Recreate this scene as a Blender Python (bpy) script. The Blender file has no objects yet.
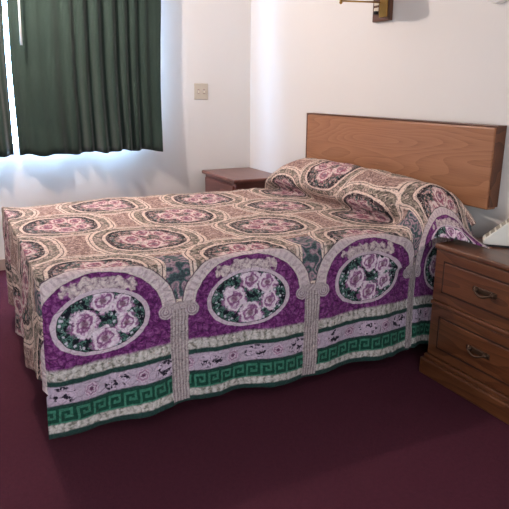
import bpy, bmesh, math, random
from mathutils import Vector, noise as mnoise
random.seed(4)
sc = bpy.context.scene
COL = sc.collection

# ------------------------------------------------------------------ helpers
def s2l(c):
    c = c / 255.0
    return c / 12.92 if c <= 0.04045 else ((c + 0.055) / 1.055) ** 2.4
def rgb(r, g, b):
    return (s2l(r), s2l(g), s2l(b), 1.0)

def obj(name, bm, mat, parent=None, smooth=False, mods=()):
    me = bpy.data.meshes.new(name)
    bmesh.ops.recalc_face_normals(bm, faces=bm.faces[:])
    bm.to_mesh(me); bm.free()
    o = bpy.data.objects.new(name, me)
    COL.objects.link(o)
    if mat is not None:
        me.materials.append(mat)
    if smooth:
        me.polygons.foreach_set('use_smooth', [True] * len(me.polygons))
    if parent is not None:
        o.parent = parent
    return o

def tag(o, label=None, cat=None, group=None, kind=None):
    if label: o['label'] = label
    if cat: o['category'] = cat
    if group: o['group'] = group
    if kind: o['kind'] = kind
    return o

def thing(name, label, cat, loc=(0, 0, 0), rotz=0, group=None):
    o = bpy.data.objects.new(name, None)
    COL.objects.link(o)
    o.empty_display_size = 0.1
    o.location = loc
    o.rotation_euler = (0, 0, rotz)
    return tag(o, label, cat, group)

def box(bm, x0, x1, y0, y1, z0, z1, bev=0.0, seg=2):
    r = bmesh.ops.create_cube(bm, size=1)
    vs = r['verts']
    for v in vs:
        v.co = Vector(((x0 + x1) / 2 + v.co.x * (x1 - x0), (y0 + y1) / 2 + v.co.y * (y1 - y0), (z0 + z1) / 2 + v.co.z * (z1 - z0)))
    if bev > 0:
        es = list({e for v in vs for e in v.link_edges})
        bmesh.ops.bevel(bm, geom=es, offset=bev, segments=seg, profile=0.5, affect='EDGES')
    return bm

def mkbox(*a, **k):
    return box(bmesh.new(), *a, **k)

def tube(bm, pts, r, n=10, caps=True):
    pts = [Vector(p) for p in pts]
    rings = []
    up = Vector((0, 0, 1))
    for i, p in enumerate(pts):
        d = (pts[min(i + 1, len(pts) - 1)] - pts[max(i - 1, 0)]).normalized()
        a = d.cross(up)
        if a.length < 1e-3: a = d.cross(Vector((1, 0, 0)))
        a.normalize(); b = d.cross(a).normalized()
        rr = r[i] if isinstance(r, (list, tuple)) else r
        rings.append([bm.verts.new(p + (a * math.cos(t) + b * math.sin(t)) * rr) for t in [2 * math.pi * k / n for k in range(n)]])
    for q, w in zip(rings, rings[1:]):
        for k in range(n):
            bm.faces.new((q[k], q[(k + 1) % n], w[(k + 1) % n], w[k]))
    if caps:
        bm.faces.new(rings[0]); bm.faces.new(rings[-1])
    return bm

def lathe(bm, prof, c, n=32, closed=False):
    rings = [[bm.verts.new((c[0] + r * math.cos(2 * math.pi * k / n), c[1] + r * math.sin(2 * math.pi * k / n), c[2] + z)) for k in range(n)] for r, z in prof]
    for q, w in zip(rings, rings[1:]):
        for k in range(n):
            bm.faces.new((q[k], q[(k + 1) % n], w[(k + 1) % n], w[k]))
    if closed:
        bm.faces.new(rings[0]); bm.faces.new(rings[-1])
    return bm

# ------------------------------------------------------------------ node expressions
class G:
    def __init__(s, name):
        s.m = bpy.data.materials.new(name); s.m.use_nodes = True
        s.t = s.m.node_tree; s.t.nodes.clear()
        s.out = s.t.nodes.new('ShaderNodeOutputMaterial')
        s.b = s.t.nodes.new('ShaderNodeBsdfPrincipled')
        s.t.links.new(s.b.outputs[0], s.out.inputs[0])
    def put(s, sock, v):
        if isinstance(v, V): s.t.links.new(v.s, sock)
        elif isinstance(v, tuple) and len(v) == 3 and sock.type == 'RGBA': sock.default_value = (*v, 1)
        else: sock.default_value = v
    def math(s, op, *a, clamp=False):
        n = s.t.nodes.new('ShaderNodeMath'); n.operation = op; n.use_clamp = clamp
        for i, x in enumerate(a): s.put(n.inputs[i], x)
        return V(s, n.outputs[0])
    def uv(s):
        n = s.t.nodes.new('ShaderNodeUVMap'); n.uv_map = 'UVMap'
        return s.sep(V(s, n.outputs[0]))[:2]
    def objco(s):
        n = s.t.nodes.new('ShaderNodeTexCoord')
        return V(s, n.outputs['Object'])
    def sep(s, v):
        n = s.t.nodes.new('ShaderNodeSeparateXYZ'); s.put(n.inputs[0], v)
        return [V(s, o) for o in n.outputs]
    def comb(s, x, y, z=0.0):
        n = s.t.nodes.new('ShaderNodeCombineXYZ')
        for i, q in enumerate((x, y, z)): s.put(n.inputs[i], q)
        return V(s, n.outputs[0])
    def noise(s, vec, scale, detail=2.0, rough=0.5, col=False):
        n = s.t.nodes.new('ShaderNodeTexNoise'); s.put(n.inputs['Vector'], vec)
        n.inputs['Scale'].default_value = scale; n.inputs['Detail'].default_value = detail; n.inputs['Roughness'].default_value = rough
        return V(s, n.outputs[1 if col else 0])
    def voro(s, vec, scale, feature='F1', out='Distance'):
        n = s.t.nodes.new('ShaderNodeTexVoronoi'); n.feature = feature
        s.put(n.inputs['Vector'], vec); n.inputs['Scale'].default_value = scale
        return V(s, n.outputs[out])
    def mix(s, f, a, b):
        n = s.t.nodes.new('ShaderNodeMix'); n.data_type = 'RGBA'
        s.put(n.inputs[0], f); s.put(n.inputs[6], a); s.put(n.inputs[7], b)
        return V(s, n.outputs[2])
    def mixf(s, f, a, b):
        return a + (b - a) * f
    def ramp(s, f, stops):
        n = s.t.nodes.new('ShaderNodeValToRGB'); s.put(n.inputs[0], f)
        e = n.color_ramp.elements
        while len(e) < len(stops): e.new(0.5)
        for q, (p, c) in zip(e, stops): q.position = p; q.color = c
        return V(s, n.outputs[0])
    def bump(s, h, strength, dist=0.01):
        n = s.t.nodes.new('ShaderNodeBump'); n.inputs['Strength'].default_value = strength; n.inputs['Distance'].default_value = dist
        s.put(n.inputs['Height'], h)
        s.t.links.new(n.outputs[0], s.b.inputs['Normal'])
    def fin(s, col=None, rough=0.5, metal=0.0, spec=None, **k):
        if col is not None: s.put(s.b.inputs['Base Color'], col)
        s.put(s.b.inputs['Roughness'], rough); s.b.inputs['Metallic'].default_value = metal
        if spec is not None: s.b.inputs['Specular IOR Level'].default_value = spec
        for q, v in k.items(): s.put(s.b.inputs[q.replace('_', ' ')], v)
        return s.m

class V:
    def __init__(s, g, sock): s.g = g; s.s = sock
    def __add__(s, o): return s.g.math('ADD', s, o)
    __radd__ = __add__
    def __sub__(s, o): return s.g.math('SUBTRACT', s, o)
    def __rsub__(s, o): return s.g.math('SUBTRACT', o, s)
    def __mul__(s, o): return s.g.math('MULTIPLY', s, o)
    __rmul__ = __mul__
    def __truediv__(s, o): return s.g.math('DIVIDE', s, o)
    def abs(s): return s.g.math('ABSOLUTE', s)
    def min(s, o): return s.g.math('MINIMUM', s, o)
    def max(s, o): return s.g.math('MAXIMUM', s, o)
    def pow(s, o): return s.g.math('POWER', s, o)
    def sqrt(s): return s.g.math('SQRT', s)
    def sin(s): return s.g.math('SINE', s)
    def wrap(s, lo, hi): return s.g.math('WRAP', s, hi, lo)
    def lt(s, o): return s.g.math('LESS_THAN', s, o)
    def gt(s, o): return s.g.math('GREATER_THAN', s, o)
    def step(s, e, w):      # 0 below e, 1 above, width w
        return s.g.math('MULTIPLY_ADD', s, 1.0 / w, 0.5 - e / w, clamp=True)
    def inv(s): return s.g.math('SUBTRACT', 1.0, s)
    def band(s, a, b, w): return s.step(a, w) * s.step(b, w).inv()

# ------------------------------------------------------------------ simple materials
def plain(name, c, rough=0.5, metal=0.0, nscale=40.0, amount=0.08, bump=0.0, spec=None):
    g = G(name); p = g.objco()
    n = g.noise(p, nscale, 3)
    d = tuple(max(0.0, x * (1 - amount * 2)) for x in c[:3]); l = tuple(min(1.0, x * (1 + amount)) for x in c[:3])
    col = g.mix(n, (*d, 1), (*l, 1))
    if bump: g.bump(n, bump, 0.004)
    return g.fin(col, rough, metal, spec)

def wood(name, dark, mid, light, axis='x', rings=9.0, rough=0.4, sx=0.9, sz=5.0, coat=0.0, mixr=0.6):
    g = G(name); x, y, z = g.sep(g.objco())
    if axis == 'x': p = g.comb(x * sx, y * sz, z * sz); q = g.comb(x * 6.0, y * 260.0, z * 260.0)
    else: p = g.comb(x * sz, y * sz, z * sx); q = g.comb(x * 260.0, y * 260.0, z * 6.0)
    h = g.noise(p, 1.0, 1.5, 0.4)
    r = g.math('FRACT', h * rings)
    f = g.noise(q, 1.0, 2)
    t = r * mixr + f * (1 - mixr)
    col = g.ramp(t, [(0.1, dark), (0.42, mid), (0.85, light)])
    g.bump(f, 0.08, 0.002)
    m = g.fin(col, rough)
    g.b.inputs['Coat Weight'].default_value = coat
    g.b.inputs['Coat Roughness'].default_value = 0.2
    return m

g = G('painted_wall'); p = g.objco()
n1 = g.noise(p, 9, 4); n2 = g.noise(p, 1.3, 2)
g.bump(n1, 0.12, 0.01)
M_wall = g.fin(g.mix(n2, rgb(219, 216, 212), rgb(226, 223, 220)), 0.75, spec=0.2)

g = G('carpet'); p = g.objco()
n1 = g.noise(p, 330, 2, 0.7); n2 = g.noise(p, 3.0, 3); n3 = g.noise(p, 60, 3, 0.7)
col = g.mix(n1 * 0.6 + n3 * 0.4, rgb(48, 24, 36), rgb(98, 47, 63))
col = g.mix(n2.step(0.5, 0.5) * 0.22, col, rgb(66, 30, 42))
g.bump(n1 + n3, 0.9, 0.006)
M_carpet = g.fin(col, 0.95, spec=0.1)

M_ceiling = plain('ceiling_paint', rgb(232, 229, 225), 0.85, nscale=60, amount=0.02, bump=0.1)
M_trim = plain('trim_paint', rgb(160, 140, 130), 0.5, amount=0.03)
M_oak = wood('headboard_oak', rgb(126, 82, 54), rgb(152, 103, 71), rgb(166, 117, 84), 'x', 22.0, 0.45, 0.8, 5.5, mixr=0.4)
M_oak_edge = wood('headboard_edge', rgb(70, 40, 26), rgb(92, 55, 36), rgb(110, 68, 45), 'x', 6.0, 0.4)
M_maple = wood('nightstand_wood', rgb(58, 32, 17), rgb(88, 50, 28), rgb(106, 65, 39), 'x', 12.0, 0.33, 1.2, 5.0, 0.25, 0.4)
M_maple_v = wood('nightstand_wood_upright', rgb(58, 32, 17), rgb(86, 50, 28), rgb(104, 63, 39), 'z', 7.0, 0.36, 1.2, 5.0, 0.2)
M_groove = plain('dark_groove', rgb(48, 24, 14), 0.6)
M_walnut = wood('side_nightstand_wood', rgb(82, 44, 38), rgb(104, 60, 53), rgb(118, 74, 66), 'x', 5.0, 0.35, 1.2, 5.0, 0.2)
M_pewter = plain('handle_metal', rgb(74, 54, 40), 0.5, 0.6)
M_brass = plain('lamp_brass', rgb(176, 134, 72), 0.3, 0.95)
M_lampwood = wood('lamp_wood', rgb(58, 34, 22), rgb(84, 52, 36), rgb(104, 66, 46), 'z', 6.0, 0.4)
M_shade = plain('lamp_shade_linen', rgb(226, 214, 192), 0.8, amount=0.04, nscale=200)
M_white = plain('white_plastic', rgb(245, 245, 240), 0.4, amount=0.02)
M_ivory = plain('ivory_plate', rgb(196, 186, 170), 0.45, amount=0.03)
M_ivory_t = plain('ivory_toggle', rgb(214, 202, 184), 0.4, amount=0.03)
M_cream = plain('telephone_plastic', rgb(228, 226, 216), 0.4, amount=0.03)
M_black = plain('black_rubber', rgb(26, 26, 28), 0.6)
M_key = plain('grey_keys', rgb(158, 152, 136), 0.5, amount=0.1)
M_mattress = plain('mattress_ticking', rgb(205, 200, 192), 0.8, bump=0.1)
M_lining = plain('curtain_lining', rgb(236, 236, 232), 0.9, amount=0.02, nscale=300)
M_alu = plain('window_aluminium', rgb(190, 192, 194), 0.35, 0.7)

g = G('green_curtain'); p = g.objco(); x, y, z = g.sep(p)
n1 = g.noise(g.comb(x * 3.0, y * 3.0, z), 260, 2, 0.7); n2 = g.noise(p, 5, 2)
col = g.mix(n1 * 0.7 + n2 * 0.3, rgb(20, 33, 29), rgb(49, 67, 60))
g.bump(n1, 0.25, 0.003)
M_curtain = g.fin(col, 0.85, spec=0.15, Sheen_Weight=0.25, Sheen_Roughness=0.5)

g = G('window_glass')
tr = g.t.nodes.new('ShaderNodeBsdfTransparent'); gl = g.t.nodes.new('ShaderNodeBsdfGlossy'); gl.inputs['Roughness'].default_value = 0.02
mx = g.t.nodes.new('ShaderNodeMixShader'); mx.inputs[0].default_value = 0.06
g.t.links.new(tr.outputs[0], mx.inputs[1]); g.t.links.new(gl.outputs[0], mx.inputs[2]); g.t.links.new(mx.outputs[0], g.out.inputs[0])
M_glass = g.m

# ------------------------------------------------------------------ bedspread print
def bedspread_material():
    g = G('bedspread_print')
    u0, v0 = g.uv()
    # hand drawn wobble
    wv = g.noise(g.comb(u0, v0), 26, 2, col=True)
    wx, wy, _ = g.sep(wv)
    u = u0 + (wx - 0.5) * 0.010
    v = v0 + (wy - 0.5) * 0.010
    P = g.comb(u, v)
    nf = g.noise(P, 150, 3, 0.6)            # fine stitch grain
    nm = g.noise(P, 52, 3, 0.65)            # medium mottling
    nl = g.noise(P, 24, 2, 0.6)
    PER = 0.583
    a = (u + 1.772).wrap(-PER / 2, PER / 2)           # distance along from an arch centre
    ac = (u + 1.4805).wrap(-PER / 2, PER / 2)           # distance along from a column centre
    vt = v.wrap(-0.4, 0.4)
    vs = (v + 0.4).wrap(-0.4, 0.4)
    # --- top medallion lattice (rounded octagons, staggered)
    def sup(x, y, sx, sy, k=2.6):
        return ((x / sx).abs().pow(k) + (y / sy).abs().pow(k)).pow(1.0 / k)
    e1 = sup(a, vt, 0.245, 0.255); e2 = sup(ac, vs, 0.245, 0.255)
    pick = e2.lt(e1)
    e = e1.min(e2)
    mx_ = g.mixf(pick, a, ac); my_ = g.mixf(pick, vt, vs)
    # --- side oval
    eo = ((a / 0.178) * (a / 0.178) + ((v - 0.180) / 0.121) * ((v - 0.180) / 0.121)).sqrt()
    onside = eo.lt(1.03)
    # --- one bouquet used by both, unit = half width
    bx = g.mixf(onside, mx_ / 0.155, a / 0.153)
    by = g.mixf(onside, my_ / -0.20, (v - 0.180) / -0.153)
    best = None
    for (cx, cy, R) in ((-.40, .02, .37), (.50, .36, .29), (.58, -.14, .29), (.05, -.44, .36), (.05, .50, .32)):
        dx = (bx - cx) / R; dy = (by - cy) / R
        r = (dx * dx + dy * dy).sqrt()
        if best is None: best = r; qx = dx; qy = dy
        else:
            s = r.lt(best); best = best.min(r); qx = g.mixf(s, qx, dx); qy = g.mixf(s, qy, dy)
    th = g.math('ARCTAN2', qy, qx)
    pet = (best * 11.0 + (th * 2.0 - best * 6.0).sin() * 1.1 + (nm - 0.5) * 9.0 + (nl - 0.5) * 6.0).sin()
    rose_m = (best + (nm - 0.5) * 1.0 + (nl - 0.5) * 0.5 + (th * 5.0).sin() * 0.08).step(0.93, 0.14).inv()
    leaf = g.noise(g.comb(bx, by), 5.0, 3, 0.65)
    bg = g.ramp(leaf, [(0.36, rgb(20, 20, 34)), (0.48, rgb(26, 36, 44)), (0.53, rgb(98, 134, 124)), (0.58, rgb(46, 82, 76)), (0.63, rgb(30, 34, 46)), (0.70, rgb(190, 190, 202))])
    sp = g.voro(g.comb(bx, by), 8.0).step(0.30, 0.12).inv() * nm.step(0.46, 0.1)
    bg = g.mix(sp, bg, rgb(214, 210, 222))
    side_r = g.ramp(pet * 0.5 + 0.5, [(0.05, rgb(146, 96, 138)), (0.35, rgb(206, 168, 198)), (0.9, rgb(238, 220, 232))])
    top_r = g.ramp(pet * 0.5 + 0.5, [(0.05, rgb(160, 92, 112)), (0.4, rgb(212, 166, 172)), (0.9, rgb(236, 214, 208))])
    bg = g.mix(onside, g.mix((nm * 0.7 + nf * 0.3).step(0.53, 0.08), g.mix(0.35, bg, rgb(40, 30, 36)), rgb(206, 166, 160)), bg)
    rc = g.mix(onside, top_r, side_r)
    rc = g.mix(best.step(0.26, 0.16).inv() * 0.8, rc, rgb(112, 52, 92))
    bouquet = g.mix(rose_m, bg, rc)
    # --- brown ground of the top
    grd = g.ramp(nm * 0.6 + nf * 0.4, [(0.36, rgb(92, 66, 64)), (0.48, rgb(156, 124, 116)), (0.6, rgb(208, 174, 162))])
    # --- olive band of the medallions with pale sprigs
    vb = g.voro(P, 17.0)
    sprig = vb.band(0.30, 0.42, 0.06).max(vb.step(0.16, 0.08).inv())
    olive = g.ramp(nm, [(0.36, rgb(72, 68, 62)), (0.5, rgb(136, 124, 112)), (0.62, rgb(176, 162, 146))])
    olive = g.mix(sprig * 0.85, olive, rgb(216, 184, 172))
    ee = e + (nm - 0.5) * 0.03
    line = rgb(240, 216, 202); dk = rgb(70, 48, 50); blk = rgb(28, 24, 32)
    c = g.mix(ee.step(1.0, 0.012).inv(), grd, line)
    c = g.mix(ee.step(0.955, 0.012).inv(), c, dk)
    c = g.mix(ee.step(0.94, 0.012).inv(), c, line)
    c = g.mix(ee.step(0.885, 0.012).inv(), c, olive)
    c = g.mix(ee.step(0.745, 0.014).inv(), c, dk)
    c = g.mix(ee.step(0.73, 0.014).inv(), c, line)
    c = g.mix(ee.step(0.672, 0.014).inv(), c, g.mix((nl - 0.06).step(0.5, 0.1), blk, rgb(84, 64, 70)))
    c = g.mix(ee.step(0.605, 0.014).inv(), c, bouquet)
    k1 = g.noise(P, 24, 2, 0.5); k2 = g.noise(P, 38, 2, 0.6)
    calm = ee.band(0.62, 0.86, 0.02).max(ee.step(1.0, 0.02))
    c = g.mix((k1 - 0.5).abs().step(0.016, 0.014).inv() * calm * 0.75, c, rgb(236, 206, 194))
    c = g.mix((k2 - 0.47).abs().step(0.014, 0.012).inv() * 0.7, c, rgb(44, 32, 38))
    # --- teal and mauve paisley between the medallions of the side
    pz = (g.noise(P, 17, 1) * 34.0).sin()
    teal = g.ramp(pz * 0.3 + nf * 0.8, [(0.1, rgb(64, 76, 82)), (0.32, rgb(98, 122, 120)), (0.5, rgb(146, 112, 132)), (0.75, rgb(182, 160, 164))])
    c = g.mix(v.step(-0.115, 0.01) * ee.step(1.0, 0.015), c, teal)
    # --- side: purple field inside the arches
    ea = ((a / 0.282) * (a / 0.282) + ((v - 0.172) / 0.215) * ((v - 0.172) / 0.215)).sqrt()
    below = v.step(0.172, 0.004)
    inarch = (ea.step(1.0, 0.015).inv()).max(below)
    inner = (ea.step(0.795, 0.015).inv()).max(below)
    quilt = g.voro(P, 34.0, 'DISTANCE_TO_EDGE').step(0.07, 0.12)
    purple = g.ramp(nm * 0.5 + nf * 0.25 + nl * 0.12 + quilt * 0.07, [(0.33, rgb(62, 20, 66)), (0.47, rgb(108, 42, 106)), (0.6, rgb(156, 92, 150))])
    va = (g.math('ARCTAN2', a, 0.21 - v) * 62.0).sin()
    lav_d = rgb(174, 150, 160); lav_l = rgb(230, 212, 214)
    arch = g.mix(va.step(0.35, 0.9) * 0.35 + nm * 0.45, lav_l, lav_d)
    arch = g.mix(ea.band(0.805, 0.835, 0.01).max(ea.band(0.955, 0.985, 0.01)), arch, rgb(218, 202, 200))
    arch = g.mix(ea.band(0.985, 1.02, 0.01).max(ea.band(0.775, 0.80, 0.01)), arch, rgb(92, 70, 86))
    c = g.mix(inarch * v.step(-0.3, 0.01), c, arch)
    c = g.mix(inner * v.step(-0.3, 0.01), c, purple)
    # scroll under the crown
    es = ((a / 0.125) * (a / 0.125) + ((v - 0.052) / 0.038) * ((v - 0.062) / 0.038)).sqrt() + (nl - 0.5) * 1.2 + (a * 150.0).sin() * 0.10
    scroll = g.ramp(nm, [(0.36, rgb(124, 96, 116)), (0.46, rgb(192, 172, 176)), (0.6, rgb(226, 208, 206))])
    c = g.mix(es.step(1.0, 0.12).inv() * inner * below.inv(), c, scroll)
    # oval
    rim = g.mix(nf * 0.5, rgb(222, 202, 214), rgb(178, 154, 172))
    c = g.mix(eo.step(1.0, 0.015).inv(), c, rim)
    c = g.mix(eo.step(0.895, 0.015).inv(), c, blk)
    c = g.mix(eo.step(0.88, 0.015).inv(), c, bouquet)
    # --- bands
    dash = ((u * 210.0 + nl * 14.0).sin() * 0.12 + nm * 0.8 + nf * 0.3)
    pale = g.ramp(dash, [(0.35, rgb(132, 130, 120)), (0.52, rgb(198, 190, 184)), (0.75, rgb(222, 214, 212))])
    dgreen = g.mix(nf, rgb(22, 50, 48), rgb(50, 82, 76))
    c = g.mix(v.step(0.325, 0.012), c, pale)
    c = g.mix(v.step(0.368, 0.006), c, dgreen)
    # floral band
    ru = (u + 0.02).wrap(-0.0475, 0.0475)
    alt = (u + 0.02 + 0.0475).wrap(-0.095, 0.095).gt(0.0)
    rv = v - 0.423
    rr = (ru * ru + rv * rv).sqrt()
    rth = g.math('ARCTAN2', rv, ru)
    fl = g.mix(nm, rgb(176, 154, 176), rgb(208, 190, 206))
    ros = g.mix((rr * 560.0 + (rth * 6.0).sin() * 1.2 + nm * 3.0).sin().step(0.0, 1.4), rgb(168, 128, 156), rgb(210, 186, 204))
    ros = g.mix(rr.step(0.007, 0.005).inv(), ros, rgb(108, 66, 98))
    clump = (nm * 0.75 + nl * 0.25).step(0.465, 0.06)
    clump_c = g.mix(clump, rgb(38, 32, 48), rgb(206, 184, 204))
    em = ((ru / 0.044) * (ru / 0.044) + (rv / 0.033) * (rv / 0.033)).sqrt() + (nl - 0.5) * 0.5
    fl2 = g.mix(rr.step(0.026, 0.004).inv(), fl, ros)
    fl3 = g.mix(em.step(1.0, 0.1).inv(), fl, clump_c)
    c = g.mix(v.step(0.388, 0.005), c, g.mix(alt, fl2, fl3))
    c = g.mix(v.step(0.458, 0.005), c, dgreen)
    # meander
    X = u.wrap(0.0, 0.057) / 0.0095
    Y = (0.534 - v) / 0.0118
    def rect(x0, x1, y0, y1):
        return X.band(x0, x1, 0.22) * Y.band(y0, y1, 0.22)
    key = rect(0.0, 0.9, 0.2, 5.0).max(rect(0.0, 4.9, 4.1, 5.0)).max(rect(4.0, 4.9, 1.7, 5.0)).max(rect(2.0, 4.9, 1.7, 2.6)).max(rect(-0.2, 6.2, -0.1, 0.5)).max(rect(2.0, 2.9, 1.7, 3.2))
    mea = g.mix(key, g.mix(nm, rgb(14, 56, 46), rgb(32, 84, 68)), g.mix(nm, rgb(36, 100, 80), rgb(84, 150, 126)))
    c = g.mix(v.step(0.469, 0.004), c, mea)
    c = g.mix(v.step(0.535, 0.006), c, pale)
    c = g.mix(v.step(0.566, 0.006), c, dgreen)
    # --- columns over everything
    colw = ac.abs().step(0.036, 0.004).inv() * v.step(0.165, 0.004) * v.step(0.578, 0.004).inv()
    flute = (ac * 470.0).sin()
    colc = g.ramp(flute * 0.2 + nf * 0.7 + 0.16, [(0.15, rgb(124, 108, 114)), (0.45, rgb(172, 156, 158)), (0.75, rgb(202, 188, 186))])
    c = g.mix(colw, c, colc)
    vx = ac.abs() - 0.052
    vr = (vx * vx + (v - 0.192) * (v - 0.192)).sqrt()
    vol = g.mix((vr * 620.0 + 1.2).sin().step(0.2, 0.7), rgb(196, 180, 184), rgb(158, 138, 148))
    c = g.mix(vr.step(0.029, 0.004).inv(), c, vol)
    slab = ac.abs().step(0.058, 0.004).inv() * v.band(0.158, 0.186, 0.004)
    c = g.mix(slab, c, g.mix(nf, rgb(164, 146, 152), rgb(206, 190, 190)))
    # overall thread grain
    c = g.mix(nf.step(0.42, 0.2).inv() * 0.22, c, rgb(40, 30, 40))
    g.bump(nl * 0.9 + nf * 0.3 + nm * 0.4 + quilt * 0.25, 0.9, 0.016)
    return g.fin(c, 0.75, spec=0.15, Sheen_Weight=0.04, Sheen_Roughness=0.4)

M_spread = bedspread_material()
M_spread_lining = plain('bedspread_lining', rgb(42, 58, 60), 0.9)

# ------------------------------------------------------------------ room shell
XR, YB, ZC = 5.3, -4.4, 2.44
WY0, WY1, WZ0, WZ1 = -2.72, -0.95, 0.845, 2.12
tag(obj('floor', mkbox(-0.12, XR + 0.1, YB - 0.1, 0.12, -0.1, 0), M_carpet), 'dark maroon carpet covering the floor around the bed', kind='structure')
tag(obj('ceiling', mkbox(-0.12, XR + 0.1, YB - 0.1, 0.12, ZC, ZC + 0.1), M_ceiling), kind='structure')
bm = bmesh.new()
box(bm, -0.12, 0, YB, WY0, 0, ZC); box(bm, -0.12, 0, WY1, 0.12, 0, ZC)
box(bm, -0.12, 0, WY0, WY1, 0, WZ0); box(bm, -0.12, 0, WY0, WY1, WZ1, ZC)
tag(obj('wall_left', bm, M_wall), kind='structure')
tag(obj('wall_back', mkbox(0, XR, 0, 0.12, 0, ZC), M_wall), kind='structure')
tag(obj('wall_right', mkbox(XR, XR + 0.1, YB, 0.12, 0, ZC), M_wall), kind='structure')
tag(obj('wall_front', mkbox(-0.12, XR, YB - 0.1, YB, 0, ZC), M_wall), kind='structure')
tag(obj('baseboard_left', mkbox(0.0, 0.012, YB, -0.012, 0, 0.08, bev=0.003), M_trim), kind='structure')
tag(obj('baseboard_back', mkbox(0.0, XR, -0.012, 0.0, 0, 0.08, bev=0.003), M_trim), kind='structure')
# window
win = thing('window_1', 'daylit window behind the green curtains', 'window', (-0.06, (WY0 + WY1) / 2, WZ0))
win['kind'] = 'structure'
bm = bmesh.new()
hw, hh = (WY1 - WY0) / 2, WZ1 - WZ0
box(bm, -0.02, 0.02, -hw, hw, 0, 0.035); box(bm, -0.02, 0.02, -hw, hw, hh - 0.035, hh)
box(bm, -0.02, 0.02, -hw, -hw + 0.035, 0.035, hh - 0.035); box(bm, -0.02, 0.02, hw - 0.035, hw, 0.035, hh - 0.035)
box(bm, -0.02, 0.02, 0.3, 0.34, 0.035, hh - 0.035)
obj('window_frame', bm, M_alu, win)
obj('window_pane', mkbox(-0.003, 0.003, -hw + 0.03, hw - 0.03, 0.03, hh - 0.03), M_glass, win)

# ------------------------------------------------------------------ curtains
def curtain_sheet(y0, y1, z0, z1, seed, off=0.0, hem=0.0):
    rnd = random.Random(seed)
    ph = [rnd.uniform(0, 6.28) for _ in range(6)]
    bm = bmesh.new()
    NY, NZ = 170, 26
    grid = []
    for j in range(NZ + 1):
        t = j / NZ; row = []
        for i in range(NY + 1):
            s = i / NY
            y = y0 + (y1 - y0) * s + (0.04 * s + 0.012 * (1 - s)) * t
            w = y + 0.016 * math.sin(9 * y + ph[0]) + 0.010 * math.sin(17 * y + ph[5])
            amp = 0.022 + 0.020 * (1 - t) ** 3
            f = math.sin(2 * math.pi * w / 0.092 + ph[1] + 0.25 * (1 - t) * math.sin(5 * y + ph[2]))
            f = math.copysign(abs(f) ** 0.8, f)
            x = 0.105 + amp * f * (0.55 + 0.45 * math.sin(6.5 * y + ph[3])) + (0.012 * math.sin(3.1 * y + ph[4]) + 0.030 * math.sin(14.5 * y + ph[2]) * (1 - t) ** 2) * (1 - t) ** 2
            zb = z0 + 0.007 * math.sin(2 * math.pi * w / 0.21 + ph[3]) + 0.006 * math.sin(7 * y + ph[0])
            z = zb + hem + (z1 - zb - hem) * t
            row.append(bm.verts.new((x + off, y + 0.006 * math.sin(4 * z + ph[2]), z)))
        grid.append(row)
    for q, w in zip(grid, grid[1:]):
        for i in range(NY):
            bm.faces.new((q[i], q[i + 1], w[i + 1], w[i]))
    return bm

def solid(o, t, off=-1.0):
    m = o.modifiers.new('thickness', 'SOLIDIFY'); m.thickness = t; m.offset = off
    return o

def curtain(label, y0, y1, seed, wand=False):
    t = thing('curtain', label, 'curtain', (0, 0, 0), group='green curtains over the window')
    solid(obj('curtain_panel', curtain_sheet(y0, y1, 0.812, 2.188, seed), M_curtain, t, True), 0.003, 0)
    solid(obj('lining', curtain_sheet(y0 + 0.01, y1 - 0.01, 0.812, 2.188, seed, -0.007, 0.025), M_lining, t, True), 0.002, 0)
    if wand:
        obj('wand', tube(bmesh.new(), [(0.178, -1.690, 2.18), (0.182, -1.708, 1.75), (0.184, -1.716, 1.515)], [0.005, 0.006, 0.008]), M_white, t, True)['label'] = 'white draw wand'
    return t
curtain('wide dark green pleated curtain panel right of the bright gap, with a white wand', -1.782, -0.79, 11, True)
curtain('dark green curtain panel left of the bright gap, cut off by the left picture edge', -2.8, -1.824, 5)
rod = thing('curtain_rod', 'white traverse rod holding the green curtains above the window', 'curtain rod')
obj('rail', mkbox(0.085, 0.125, -2.85, -0.74, 2.19, 2.225, bev=0.006), M_white, rod)
for y in (-2.8, -0.8):
    obj('bracket', mkbox(0.0, 0.085, y - 0.015, y + 0.015, 2.195, 2.22), M_white, rod)

# ------------------------------------------------------------------ bed
bed = thing('bed', 'double bed hidden under the patterned purple and green bedspread', 'bed', (1.69, -1.0, 0))
obj('box_spring', mkbox(-0.66, 0.66, -0.93, 0.93, 0.16, 0.37, bev=0.03), M_mattress, bed, True)
obj('mattress', mkbox(-0.68, 0.68, -0.945, 0.93, 0.37, 0.612, bev=0.04, seg=3), M_mattress, bed, True)
for sx in (-0.55, 0.55):
    for sy in (-0.8, 0.8):
        obj('leg', lathe(bmesh.new(), [(0.025, 0), (0.03, 0.02), (0.03, 0.16)], (sx, sy, 0), 16, True), M_black, bed, True)

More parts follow.
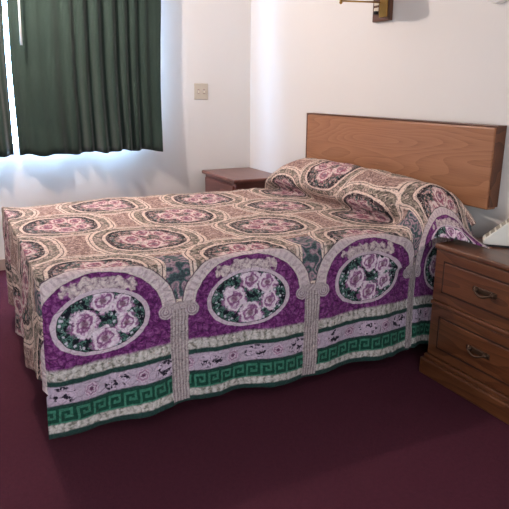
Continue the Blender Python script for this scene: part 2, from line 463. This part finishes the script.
# ---- bedspread: one sheet laid over the bed, (u along, v across) -> 3D
LU, XN = -1.975, 2.40
UC = [-0.50, -0.42, -0.33, -0.20, -0.06, 0.08, 0.20, 0.30]
PY = [-0.50, -0.42, -0.290, -0.362, -0.302, -0.175, -0.098, -0.08]
PZ = [0.0, -0.002, -0.006, 0.075, 0.172, 0.212, 0.168, 0.08]
def hump(x):
    t = min(1.0, max(0.0, (x - 0.88) / 0.34)); t = math.sin(t * math.pi / 2) ** 0.6 if t > 0 else 0.0
    return t * (0.92 + 0.08 * math.sin((x - 0.9) * 2.0))
VC = [-1.42, -1.36, -1.25, -1.0, -0.7, -0.4, -0.3]
TAB = []
for v in VC:
    TAB.append([(XN + v, PY[i], 0.632 + PZ[i] * hump(XN + v)) for i in range(8)])
VC += [-0.2, -0.1, 0.0, 0.15]
TAB.append([(2.2, -0.5, .632), (2.2, -.415, .630), (2.215, -.300, .636), (2.24, -.345, .730), (2.292, -.22, .835), (2.385, -.160, .812), (2.48, -.155, .762), (2.56, -.165, .705)])
TAB.append([(2.3, -0.5, .632), (2.31, -.41, .630), (2.335, -.355, .675), (2.355, -.315, .750), (2.395, -.25, .795), (2.475, -.205, .772), (2.54, -.195, .72), (2.59, -.195, .672)])
TAB.append([(2.395, -0.5, .622), (2.398, -.40, .620), (2.424, -.37, .648), (2.454, -.33, .690), (2.483, -.28, .722), (2.54, -.24, .708), (2.605, -.225, .664), (2.655, -.225, .638)])
TAB.append([(2.412, -0.5, .48), (2.416, -.40, .47), (2.436, -.37, .531), (2.498, -.34, .612), (2.575, -.32, .640), (2.650, -.29, .641), (2.712, -.26, .634), (2.742, -.242, .629)])
def herm(xs, ys, x):
    k = 0
    while k < len(xs) - 2 and x > xs[k + 1]: k += 1
    h = xs[k + 1] - xs[k]; t = min(1.0, max(0.0, (x - xs[k]) / h))
    def sl(i):
        if i == 0: return (ys[1] - ys[0]) / (xs[1] - xs[0])
        if i == len(xs) - 1: return (ys[-1] - ys[-2]) / (xs[-1] - xs[-2])
        return (ys[i + 1] - ys[i - 1]) / (xs[i + 1] - xs[i - 1])
    a, b = sl(k) * h, sl(k + 1) * h
    t2, t3 = t * t, t * t * t
    return ys[k] * (2 * t3 - 3 * t2 + 1) + a * (t3 - 2 * t2 + t) + ys[k + 1] * (-2 * t3 + 3 * t2) + b * (t3 - t2)
def table_point(u, v):
    p = []
    for c in range(3):
        col = [herm(UC, [TAB[r][i][c] for i in range(8)], u) for r in range(len(VC))]
        p.append(herm(VC, col, v))
    return Vector(p)
def hem_v(u):
    return 0.588 + 0.016 * min(1, max(0, (-u - 1.5) / 0.4)) + 0.006 * math.sin(5.1 * u) + 0.004 * math.sin(13 * u)
def std_point(u, v):
    """box mapping with drops on three sides"""
    if v > 0:
        t = v * hem_v(u) / 0.59
        z = 0.63 - t
        wave = (t / 0.6) ** 1.5
        x = XN + 0.012 * min(1, t / 0.1) + wave * (0.016 * math.sin(u * 11.2 + 0.6) + 0.012 * math.sin(u * 23.0 + 1.0))
        x += 0.022 * math.sin(math.pi * min(1, t / 0.6)) * math.sin(u * 5.5 + 0.4) * 0.6
        y = max(u, LU)
        return Vector((x, y - 0.012 * wave * (1 if u < -1.9 else 0), z))
    if v < -1.42:
        t = -1.42 - v
        return Vector((XN - 1.42 - 0.012, max(u, LU), 0.63 - t))
    x = XN + v
    if u < LU:
        t = LU - u
        k = 1.0 + 0.22 * min(1.0, -v / 0.5)
        z = 0.63 - t * k
        d = 0.012 * min(1, t / 0.1) + (t / 0.5) * (0.018 * math.sin(v * 13) + 0.012 * math.sin(v * 29 + 1)) * min(1, -v / 0.15)
        return Vector((x, LU - d, z))
    sag = 0.004 * math.sin(u * 5.0 + v * 3.0) + 0.003 * math.sin(v * 11 - u * 4)
    return Vector((x, u, 0.632 + sag))
def spread_mesh():
    H = 0.0125
    nu0 = round((LU - 0.41 - 0.0) / H)
    us = [LU + H * k for k in range(-33, 182)]          # -2.3875 .. 0.2875
    vs = [H * k for k in range(-146, 48)]               # -1.825 .. 0.5875
    bm = bmesh.new(); uvl = bm.loops.layers.uv.new('UVMap')
    cache = {}
    def vert(iu, iv, zone):
        u, v = us[iu], vs[iv]
        # welded corner: the foot drop and the side drop share the corner line
        key = (iu, iv, zone)
        if zone == 'foot' and iv == izero: key = (ifoot, izero + (ifoot - iu), 'main')
        if zone == 'hang' and (u <= -0.42 or (u < -0.405 and v > 0.16)): key = (iu, iv, 'main')
        if key in cache: return cache[key]
        if key[2] == 'main' and key != (iu, iv, zone): u, v = us[key[0]], vs[key[1]]
        if zone == 'hang' or v > 0.1501:
            p = std_point(u, v)
            if zone == 'hang':
                p.x -= 0.004 + 0.010 * max(0.0, 1 - abs(u + 0.285) / 0.035)
                if u > -0.345: p.y = -0.345 + (u + 0.345) * 0.5
        elif u <= -0.5 or v < -1.42:
            p = std_point(u, v)
            if v < -1.42 and u > -0.5:
                tt = -1.42 - v; q0 = max(0.0, herm(UC, PZ, u)) * hump(XN - 1.42)
                p.y = herm(UC, PY, u); p.z = 0.632 + q0 - tt * (1 + q0 * 2); p.x -= 0.05 * math.sin(math.pi * min(1, tt / 0.2)) * min(1, q0 / 0.1)
        else:
            p = table_point(u, v)
        n = mnoise.noise(Vector((u * 6, v * 6, 0.3))) * 0.007 + mnoise.noise(Vector((u * 17, v * 17, 1.3))) * 0.0045 + mnoise.noise(Vector((u * 34, v * 34, 5.3))) * 0.0022
        if zone == 'foot' or (v > 0 and u < -0.45): p += Vector((n * (1 if zone != 'foot' else 0), -n if zone == 'foot' else 0, 0)) * 1.2
        else: p.z += n
        cache[key] = bm.verts.new(p)
        return cache[key]
    izero = vs.index(min(vs, key=abs)); ifoot = us.index(min(us, key=lambda q: abs(q - LU)))
    ifar = vs.index(min(vs, key=lambda q: abs(q + 1.42)))
    quads = []
    for iu in range(len(us) - 1):
        for iv in range(len(vs) - 1):
            um, vm = us[iu] + H / 2, vs[iv] + H / 2
            zone = 'main'
            if um < LU:
                if vm > 0 or vm < -1.42: continue
                zone = 'foot'
            if vm > 0.15:
                if um > -0.42: continue
            quads.append((iu, iv, zone))
    for iu in range(len(us) - 1):
        for iv in range(len(vs) - 1):
            um, vm = us[iu] + H / 2, vs[iv] + H / 2
            if -0.42 < um < 0.12 and vm > 0.03: quads.append((iu, iv, 'hang'))
    for iu, iv, zone in quads:
            q = [vert(iu, iv, zone), vert(iu + 1, iv, zone), vert(iu + 1, iv + 1, zone), vert(iu, iv + 1, zone)]
            if len(set(q)) < 4: continue
            try: f = bm.faces.new(q)
            except ValueError: continue
            for lp, (a, b) in zip(f.loops, ((iu, iv), (iu + 1, iv), (iu + 1, iv + 1), (iu, iv + 1))):
                lp[uvl].uv = (us[a], vs[b])
    inner = [v for v in bm.verts if not v.is_boundary]
    for _ in range(3):
        bmesh.ops.smooth_vert(bm, verts=inner, factor=0.5, use_axis_x=True, use_axis_y=True, use_axis_z=True)
    corner = [v for v in inner if v.co.x > 2.28 and v.co.y < -1.85]
    for _ in range(8):
        bmesh.ops.smooth_vert(bm, verts=corner, factor=0.5, use_axis_x=True, use_axis_y=True, use_axis_z=True)
    return bm
spread = obj('bedspread', spread_mesh(), M_spread, None, True)
spread.data.materials.append(M_spread_lining)
tag(spread, 'purple, green and beige bedspread printed with arches and rose ovals, draped over the bed', 'bedspread')
m = spread.modifiers.new('thickness', 'SOLIDIFY'); m.thickness = 0.006; m.offset = -1; m.material_offset = 1; m.material_offset_rim = 0

# ------------------------------------------------------------------ headboard
hb = thing('headboard', 'wide oak veneer headboard mounted on the wall above the pillows', 'headboard', (1.773, -0.029, 0.731))
bm = bmesh.new()
box(bm, -0.797, 0.762, -0.03, 0.028, 0, 0.366, bev=0.008)
o = obj('panel', bm, M_oak, hb)
ed = bmesh.new()
box(ed, 0.7625, 0.772, -0.028, 0.028, 0.012, 0.368, bev=0.003)
box(ed, -0.812, -0.7975, -0.028, 0.028, 0.012, 0.368, bev=0.003)
box(ed, -0.812, 0.772, -0.028, 0.028, 0.3665, 0.374, bev=0.002)
obj('edge_band', ed, M_oak_edge, hb)['label'] = 'darker wood edge band'

# ------------------------------------------------------------------ nightstand by the corner
ns = thing('nightstand', 'small dark brown nightstand in the corner behind the bed', 'nightstand', (0.33, -0.225, 0))
obj('carcass', mkbox(-0.285, 0.285, -0.19, 0.205, 0.0, 0.608, bev=0.004), M_walnut, ns)
bm = bmesh.new(); box(bm, -0.312, 0.308, -0.214, 0.213, 0.608, 0.636, bev=0.009, seg=3)
obj('top', bm, M_walnut, ns)
for z0, z1 in ((0.32, 0.585), (0.05, 0.30)):
    d = obj('drawer', mkbox(-0.262, 0.262, -0.205, -0.188, z0, z1, bev=0.005), M_walnut, ns)
    obj('knob', lathe(bmesh.new(), [(0.006, 0), (0.006, 0.0), (0.016, 0.012), (0.012, 0.02)], (0, 0, 0), 16, True), M_pewter, d, True)
    k = d.children[0]; k.location = (0, -0.204, (z0 + z1) / 2); k.rotation_euler = (math.pi / 2, 0, 0)

# ------------------------------------------------------------------ nightstand at the right
nx0, nx1, ny = 2.545, 3.125, -0.345
cx = (nx0 + nx1) / 2
nt = thing('nightstand', 'brown two-drawer nightstand at the right picture edge, under the telephone', 'nightstand', (cx, ny, 0))
hw = (nx1 - nx0) / 2
dep = -ny - 0.015
obj('carcass', mkbox(-hw + 0.006, hw - 0.006, 0.004, dep, 0.08, 0.592, bev=0.003), M_maple_v, nt)
bm = bmesh.new(); box(bm, -hw - 0.004, hw + 0.004, -0.014, dep + 0.002, 0.590, 0.614, bev=0.009, seg=3)
obj('top', bm, M_maple, nt)
bm = bmesh.new(); box(bm, -hw - 0.016, hw + 0.016, -0.03, dep, 0.0, 0.078, bev=0.006)
box(bm, -hw - 0.006, hw + 0.006, -0.016, dep, 0.076, 0.098, bev=0.006)
obj('plinth', bm, M_maple, nt)
bm = bmesh.new(); box(bm, -hw, hw, -0.012, 0.02, 0.338, 0.358, bev=0.006)
obj('rail', bm, M_maple, nt)
for z0, z1 in ((0.36, 0.589), (0.1, 0.337)):
    d = bmesh.new()
    box(d, -hw + 0.004, hw - 0.004, -0.006, 0.012, z0, z1, bev=0.004)
    # raised field inside a routed groove
    box(d, -hw + 0.062, hw - 0.062, -0.010, 0.0, z0 + 0.05, z1 - 0.05, bev=0.004)
    dr = obj('drawer', d, M_maple, nt)
    gv = bmesh.new(); w_, gz0, gz1 = hw - 0.054, z0 + 0.042, z1 - 0.042
    for b_ in ((-w_, w_, gz1 - 0.007, gz1), (-w_, w_, gz0, gz0 + 0.007), (-w_, -w_ + 0.007, gz0, gz1), (w_ - 0.007, w_, gz0, gz1)):
        box(gv, b_[0], b_[1], -0.0068, -0.002, b_[2], b_[3])
    obj('groove', gv, M_groove, dr)
    zc = (z0 + z1) / 2 + 0.004
    h = bmesh.new()
    for sx in (-0.042, 0.042):
        lathe_pts = [(sx, -0.010, zc), (sx, -0.018, zc), (sx, -0.026, zc)]
        tube(h, lathe_pts, [0.013, 0.009, 0.006], 12)
    pts = [(-0.042 + 0.084 * k / 12, -0.026 - 0.006 * math.sin(math.pi * k / 12), zc - 0.016 * math.sin(math.pi * k / 12)) for k in range(13)]
    tube(h, pts, [0.0035 + 0.002 * math.sin(math.pi * k / 12) for k in range(13)], 8)
    box(h, -0.06, 0.06, -0.013, -0.009, zc - 0.012, zc + 0.012, bev=0.004)
    obj('handle', h, M_pewter, dr, True)

# ------------------------------------------------------------------ telephone
ph = thing('telephone', 'cream-white desk telephone with sloping keypad on the right nightstand', 'telephone', (2.672, -0.212, 0.6145), math.radians(135))
# local: +y is the front (towards the low end), +x is the hidden side
prof = [(0.0, 0.008), (0.0, 0.028), (-0.112, 0.128), (-0.126, 0.134), (-0.185, 0.126), (-0.19, 0.008)]
bm = bmesh.new()
for_faces = []
for x in (0.0, 0.075):
    for_faces.append([bm.verts.new((x, y, z)) for y, z in prof])
bm.faces.new(for_faces[0]); bm.faces.new(for_faces[1])
n = len(prof)
for i in range(n):
    bm.faces.new((for_faces[0][i], for_faces[0][(i + 1) % n], for_faces[1][(i + 1) % n], for_faces[1][i]))
bmesh.ops.bevel(bm, geom=bm.edges[:], offset=0.004, segments=2, profile=0.5, affect='EDGES')
obj('body', bm, M_cream, ph)
obj('base', mkbox(0.004, 0.071, -0.176, -0.004, 0.0, 0.0085), M_black, ph)
dirv = Vector((0, -0.112, 0.100)).normalized(); nrm = Vector((0, 0.100, 0.112)).normalized()
for r_ in range(5):
    for c_ in range(3):
        c0 = Vector((0.016 + 0.021 * c_, 0.0, 0.028)) + dirv * (0.022 + 0.026 * r_) + nrm * 0.0004
        bm = mkbox(-0.008, 0.008, -0.009, 0.009, -0.0012, 0.0012, bev=0.0006)
        k = obj('key', bm, M_key, ph)
        k.location = c0
        k.rotation_euler = (-math.atan2(0.100, 0.112), 0, 0)
bm = bmesh.new()
tube(bm, [(0.0375, -0.125, 0.150), (0.0375, -0.15, 0.156), (0.0375, -0.178, 0.143)], [0.014, 0.012, 0.014], 14)
obj('handset', bm, M_cream, ph, True)

# ------------------------------------------------------------------ wall lamp
wl = thing('wall_lamp', 'brass swing-arm wall lamp with dark wood backplate above the headboard', 'wall lamp', (1.645, 0, 1.72))
obj('backplate', mkbox(-0.072, 0.072, -0.026, 0.0, -0.108, 0.16, bev=0.004), M_lampwood, wl)
obj('brass_plate', mkbox(-0.010, 0.058, -0.031, -0.024, -0.09, 0.145, bev=0.003), M_brass, wl)
bm = bmesh.new()
for k in range(4):
    box(bm, -0.058 + 0.0 * k, -0.018, -0.030, -0.024, -0.055 + 0.03 * k, -0.036 + 0.03 * k, bev=0.003)
obj('vent', bm, M_ivory_t, wl)
obj('switch', lathe(bmesh.new(), [(0.012, -0.07), (0.014, -0.064), (0.010, -0.055)], (-0.03, -0.036, 0.0), 14, True), M_black, wl, True)
arm = bmesh.new()
tube(arm, [(-0.005, -0.03, -0.012), (-0.04, -0.26, -0.016)], 0.0045, 10)
tube(arm, [(-0.04, -0.26, 0.075), (-0.006, -0.33, 0.095)], 0.0045, 10)
obj('arm', arm, M_brass, wl, True)
obj('elbow', lathe(bmesh.new(), [(0.004, -0.032), (0.009, -0.026), (0.007, -0.016), (0.007, 0.07), (0.010, 0.08), (0.004, 0.086)], (-0.04, -0.26, 0.0), 14, True), M_brass, wl, True)
obj('socket', lathe(bmesh.new(), [(0.012, 0.085), (0.016, 0.095), (0.016, 0.15), (0.01, 0.155)], (-0.006, -0.335, 0.0), 16, True), M_brass, wl, True)
o = obj('lamp_shade', lathe(bmesh.new(), [(0.135, 0.045), (0.085, 0.235)], (-0.006, -0.335, 0.0), 40), M_shade, wl, True)
solid(o, 0.002)

# ------------------------------------------------------------------ light switch, white fixture
sw = thing('switch_plate', 'ivory double light switch plate on the wall beside the curtain', 'light switch', (0, -0.424, 1.235))
obj('plate', mkbox(0, 0.006, -0.057, 0.057, -0.060, 0.060, bev=0.003), M_ivory, sw)
for y in (-0.023, 0.023):
    t = obj('toggle', mkbox(0.004, 0.017, y - 0.005, y + 0.005, -0.012, 0.008, bev=0.002), M_ivory_t, sw)
    obj('slot', mkbox(0.0055, 0.0068, y - 0.008, y + 0.008, -0.018, 0.018), M_trim, t)
fx = thing('wall_fixture', 'small bright white rounded cover on the wall at the top right', 'wall fixture', (2.43, 0, 1.682))
bm = bmesh.new()
lathe(bm, [(0.07, 0.0), (0.07, 0.02), (0.062, 0.03), (0.03, 0.034), (0.001, 0.034)], (0, 0, 0), 36)
bmesh.ops.rotate(bm, verts=bm.verts[:], cent=(0, 0, 0), matrix=__import__('mathutils').Matrix.Rotation(math.pi / 2, 3, 'X'))
obj('cover', bm, M_white, fx, True)

# ------------------------------------------------------------------ light
w = bpy.data.worlds.new('sky'); sc.world = w; w.use_nodes = True
bgn = w.node_tree.nodes['Background']
bgn.inputs[0].default_value = (0.38, 0.62, 1.0, 1); bgn.inputs[1].default_value = 42.0

def light(name, kind, loc, energy, color, **k):
    l = bpy.data.lights.new(name, kind); l.energy = energy; l.color = color
    o = bpy.data.objects.new(name, l); COL.objects.link(o); o.location = loc
    for q, v in k.items(): setattr(l, q, v)
    return o
light('room_lamp', 'POINT', (0.8, -1.985, 2.34), 108, (1.0, 0.84, 0.76), shadow_soft_size=0.035)
o = light('cool_fill', 'AREA', (5.2, -2.4, 0.95), 46, (0.86, 0.92, 0.99), shape='RECTANGLE', size=1.3, size_y=1.9)  # added soft cool fill near the wall behind the camera, not a modelled opening
o.rotation_euler = (0, math.radians(90), 0)
o = light('window_portal', 'AREA', (-0.1, (WY0 + WY1) / 2, (WZ0 + WZ1) / 2), 1, (1, 1, 1), shape='RECTANGLE', size=WZ1 - WZ0, size_y=WY1 - WY0)
o.rotation_euler = (0, math.radians(-90), 0)
o.data.cycles.is_portal = True

# ------------------------------------------------------------------ camera
F, YAW, PIT, ROL = 591.37, math.radians(63.292), math.radians(15.509), math.radians(0.371)
cam = bpy.data.cameras.new('camera'); co = bpy.data.objects.new('camera', cam); COL.objects.link(co)
cam.sensor_fit = 'HORIZONTAL'; cam.sensor_width = 36; cam.lens = 36 * F / 509
fw = Vector((-math.sin(YAW) * math.cos(PIT), math.cos(YAW) * math.cos(PIT), -math.sin(PIT)))
rt = Vector((math.cos(YAW), math.sin(YAW), 0)); up = rt.cross(fw)
r2 = rt * math.cos(ROL) + up * math.sin(ROL); u2 = -rt * math.sin(ROL) + up * math.cos(ROL)
from mathutils import Matrix
co.matrix_world = Matrix(((r2.x, u2.x, -fw.x, 4.41), (r2.y, u2.y, -fw.y, -2.172), (r2.z, u2.z, -fw.z, 1.246), (0, 0, 0, 1)))
cam.clip_start = 0.02
sc.camera = co
sc.view_settings.view_transform = 'Standard'
sc.view_settings.look = 'None'
sc.view_settings.exposure = 0.08
sc.view_settings.gamma = 1.0
sc.view_settings.use_curve_mapping = False
try: sc.cycles.use_denoising = True
except Exception: pass
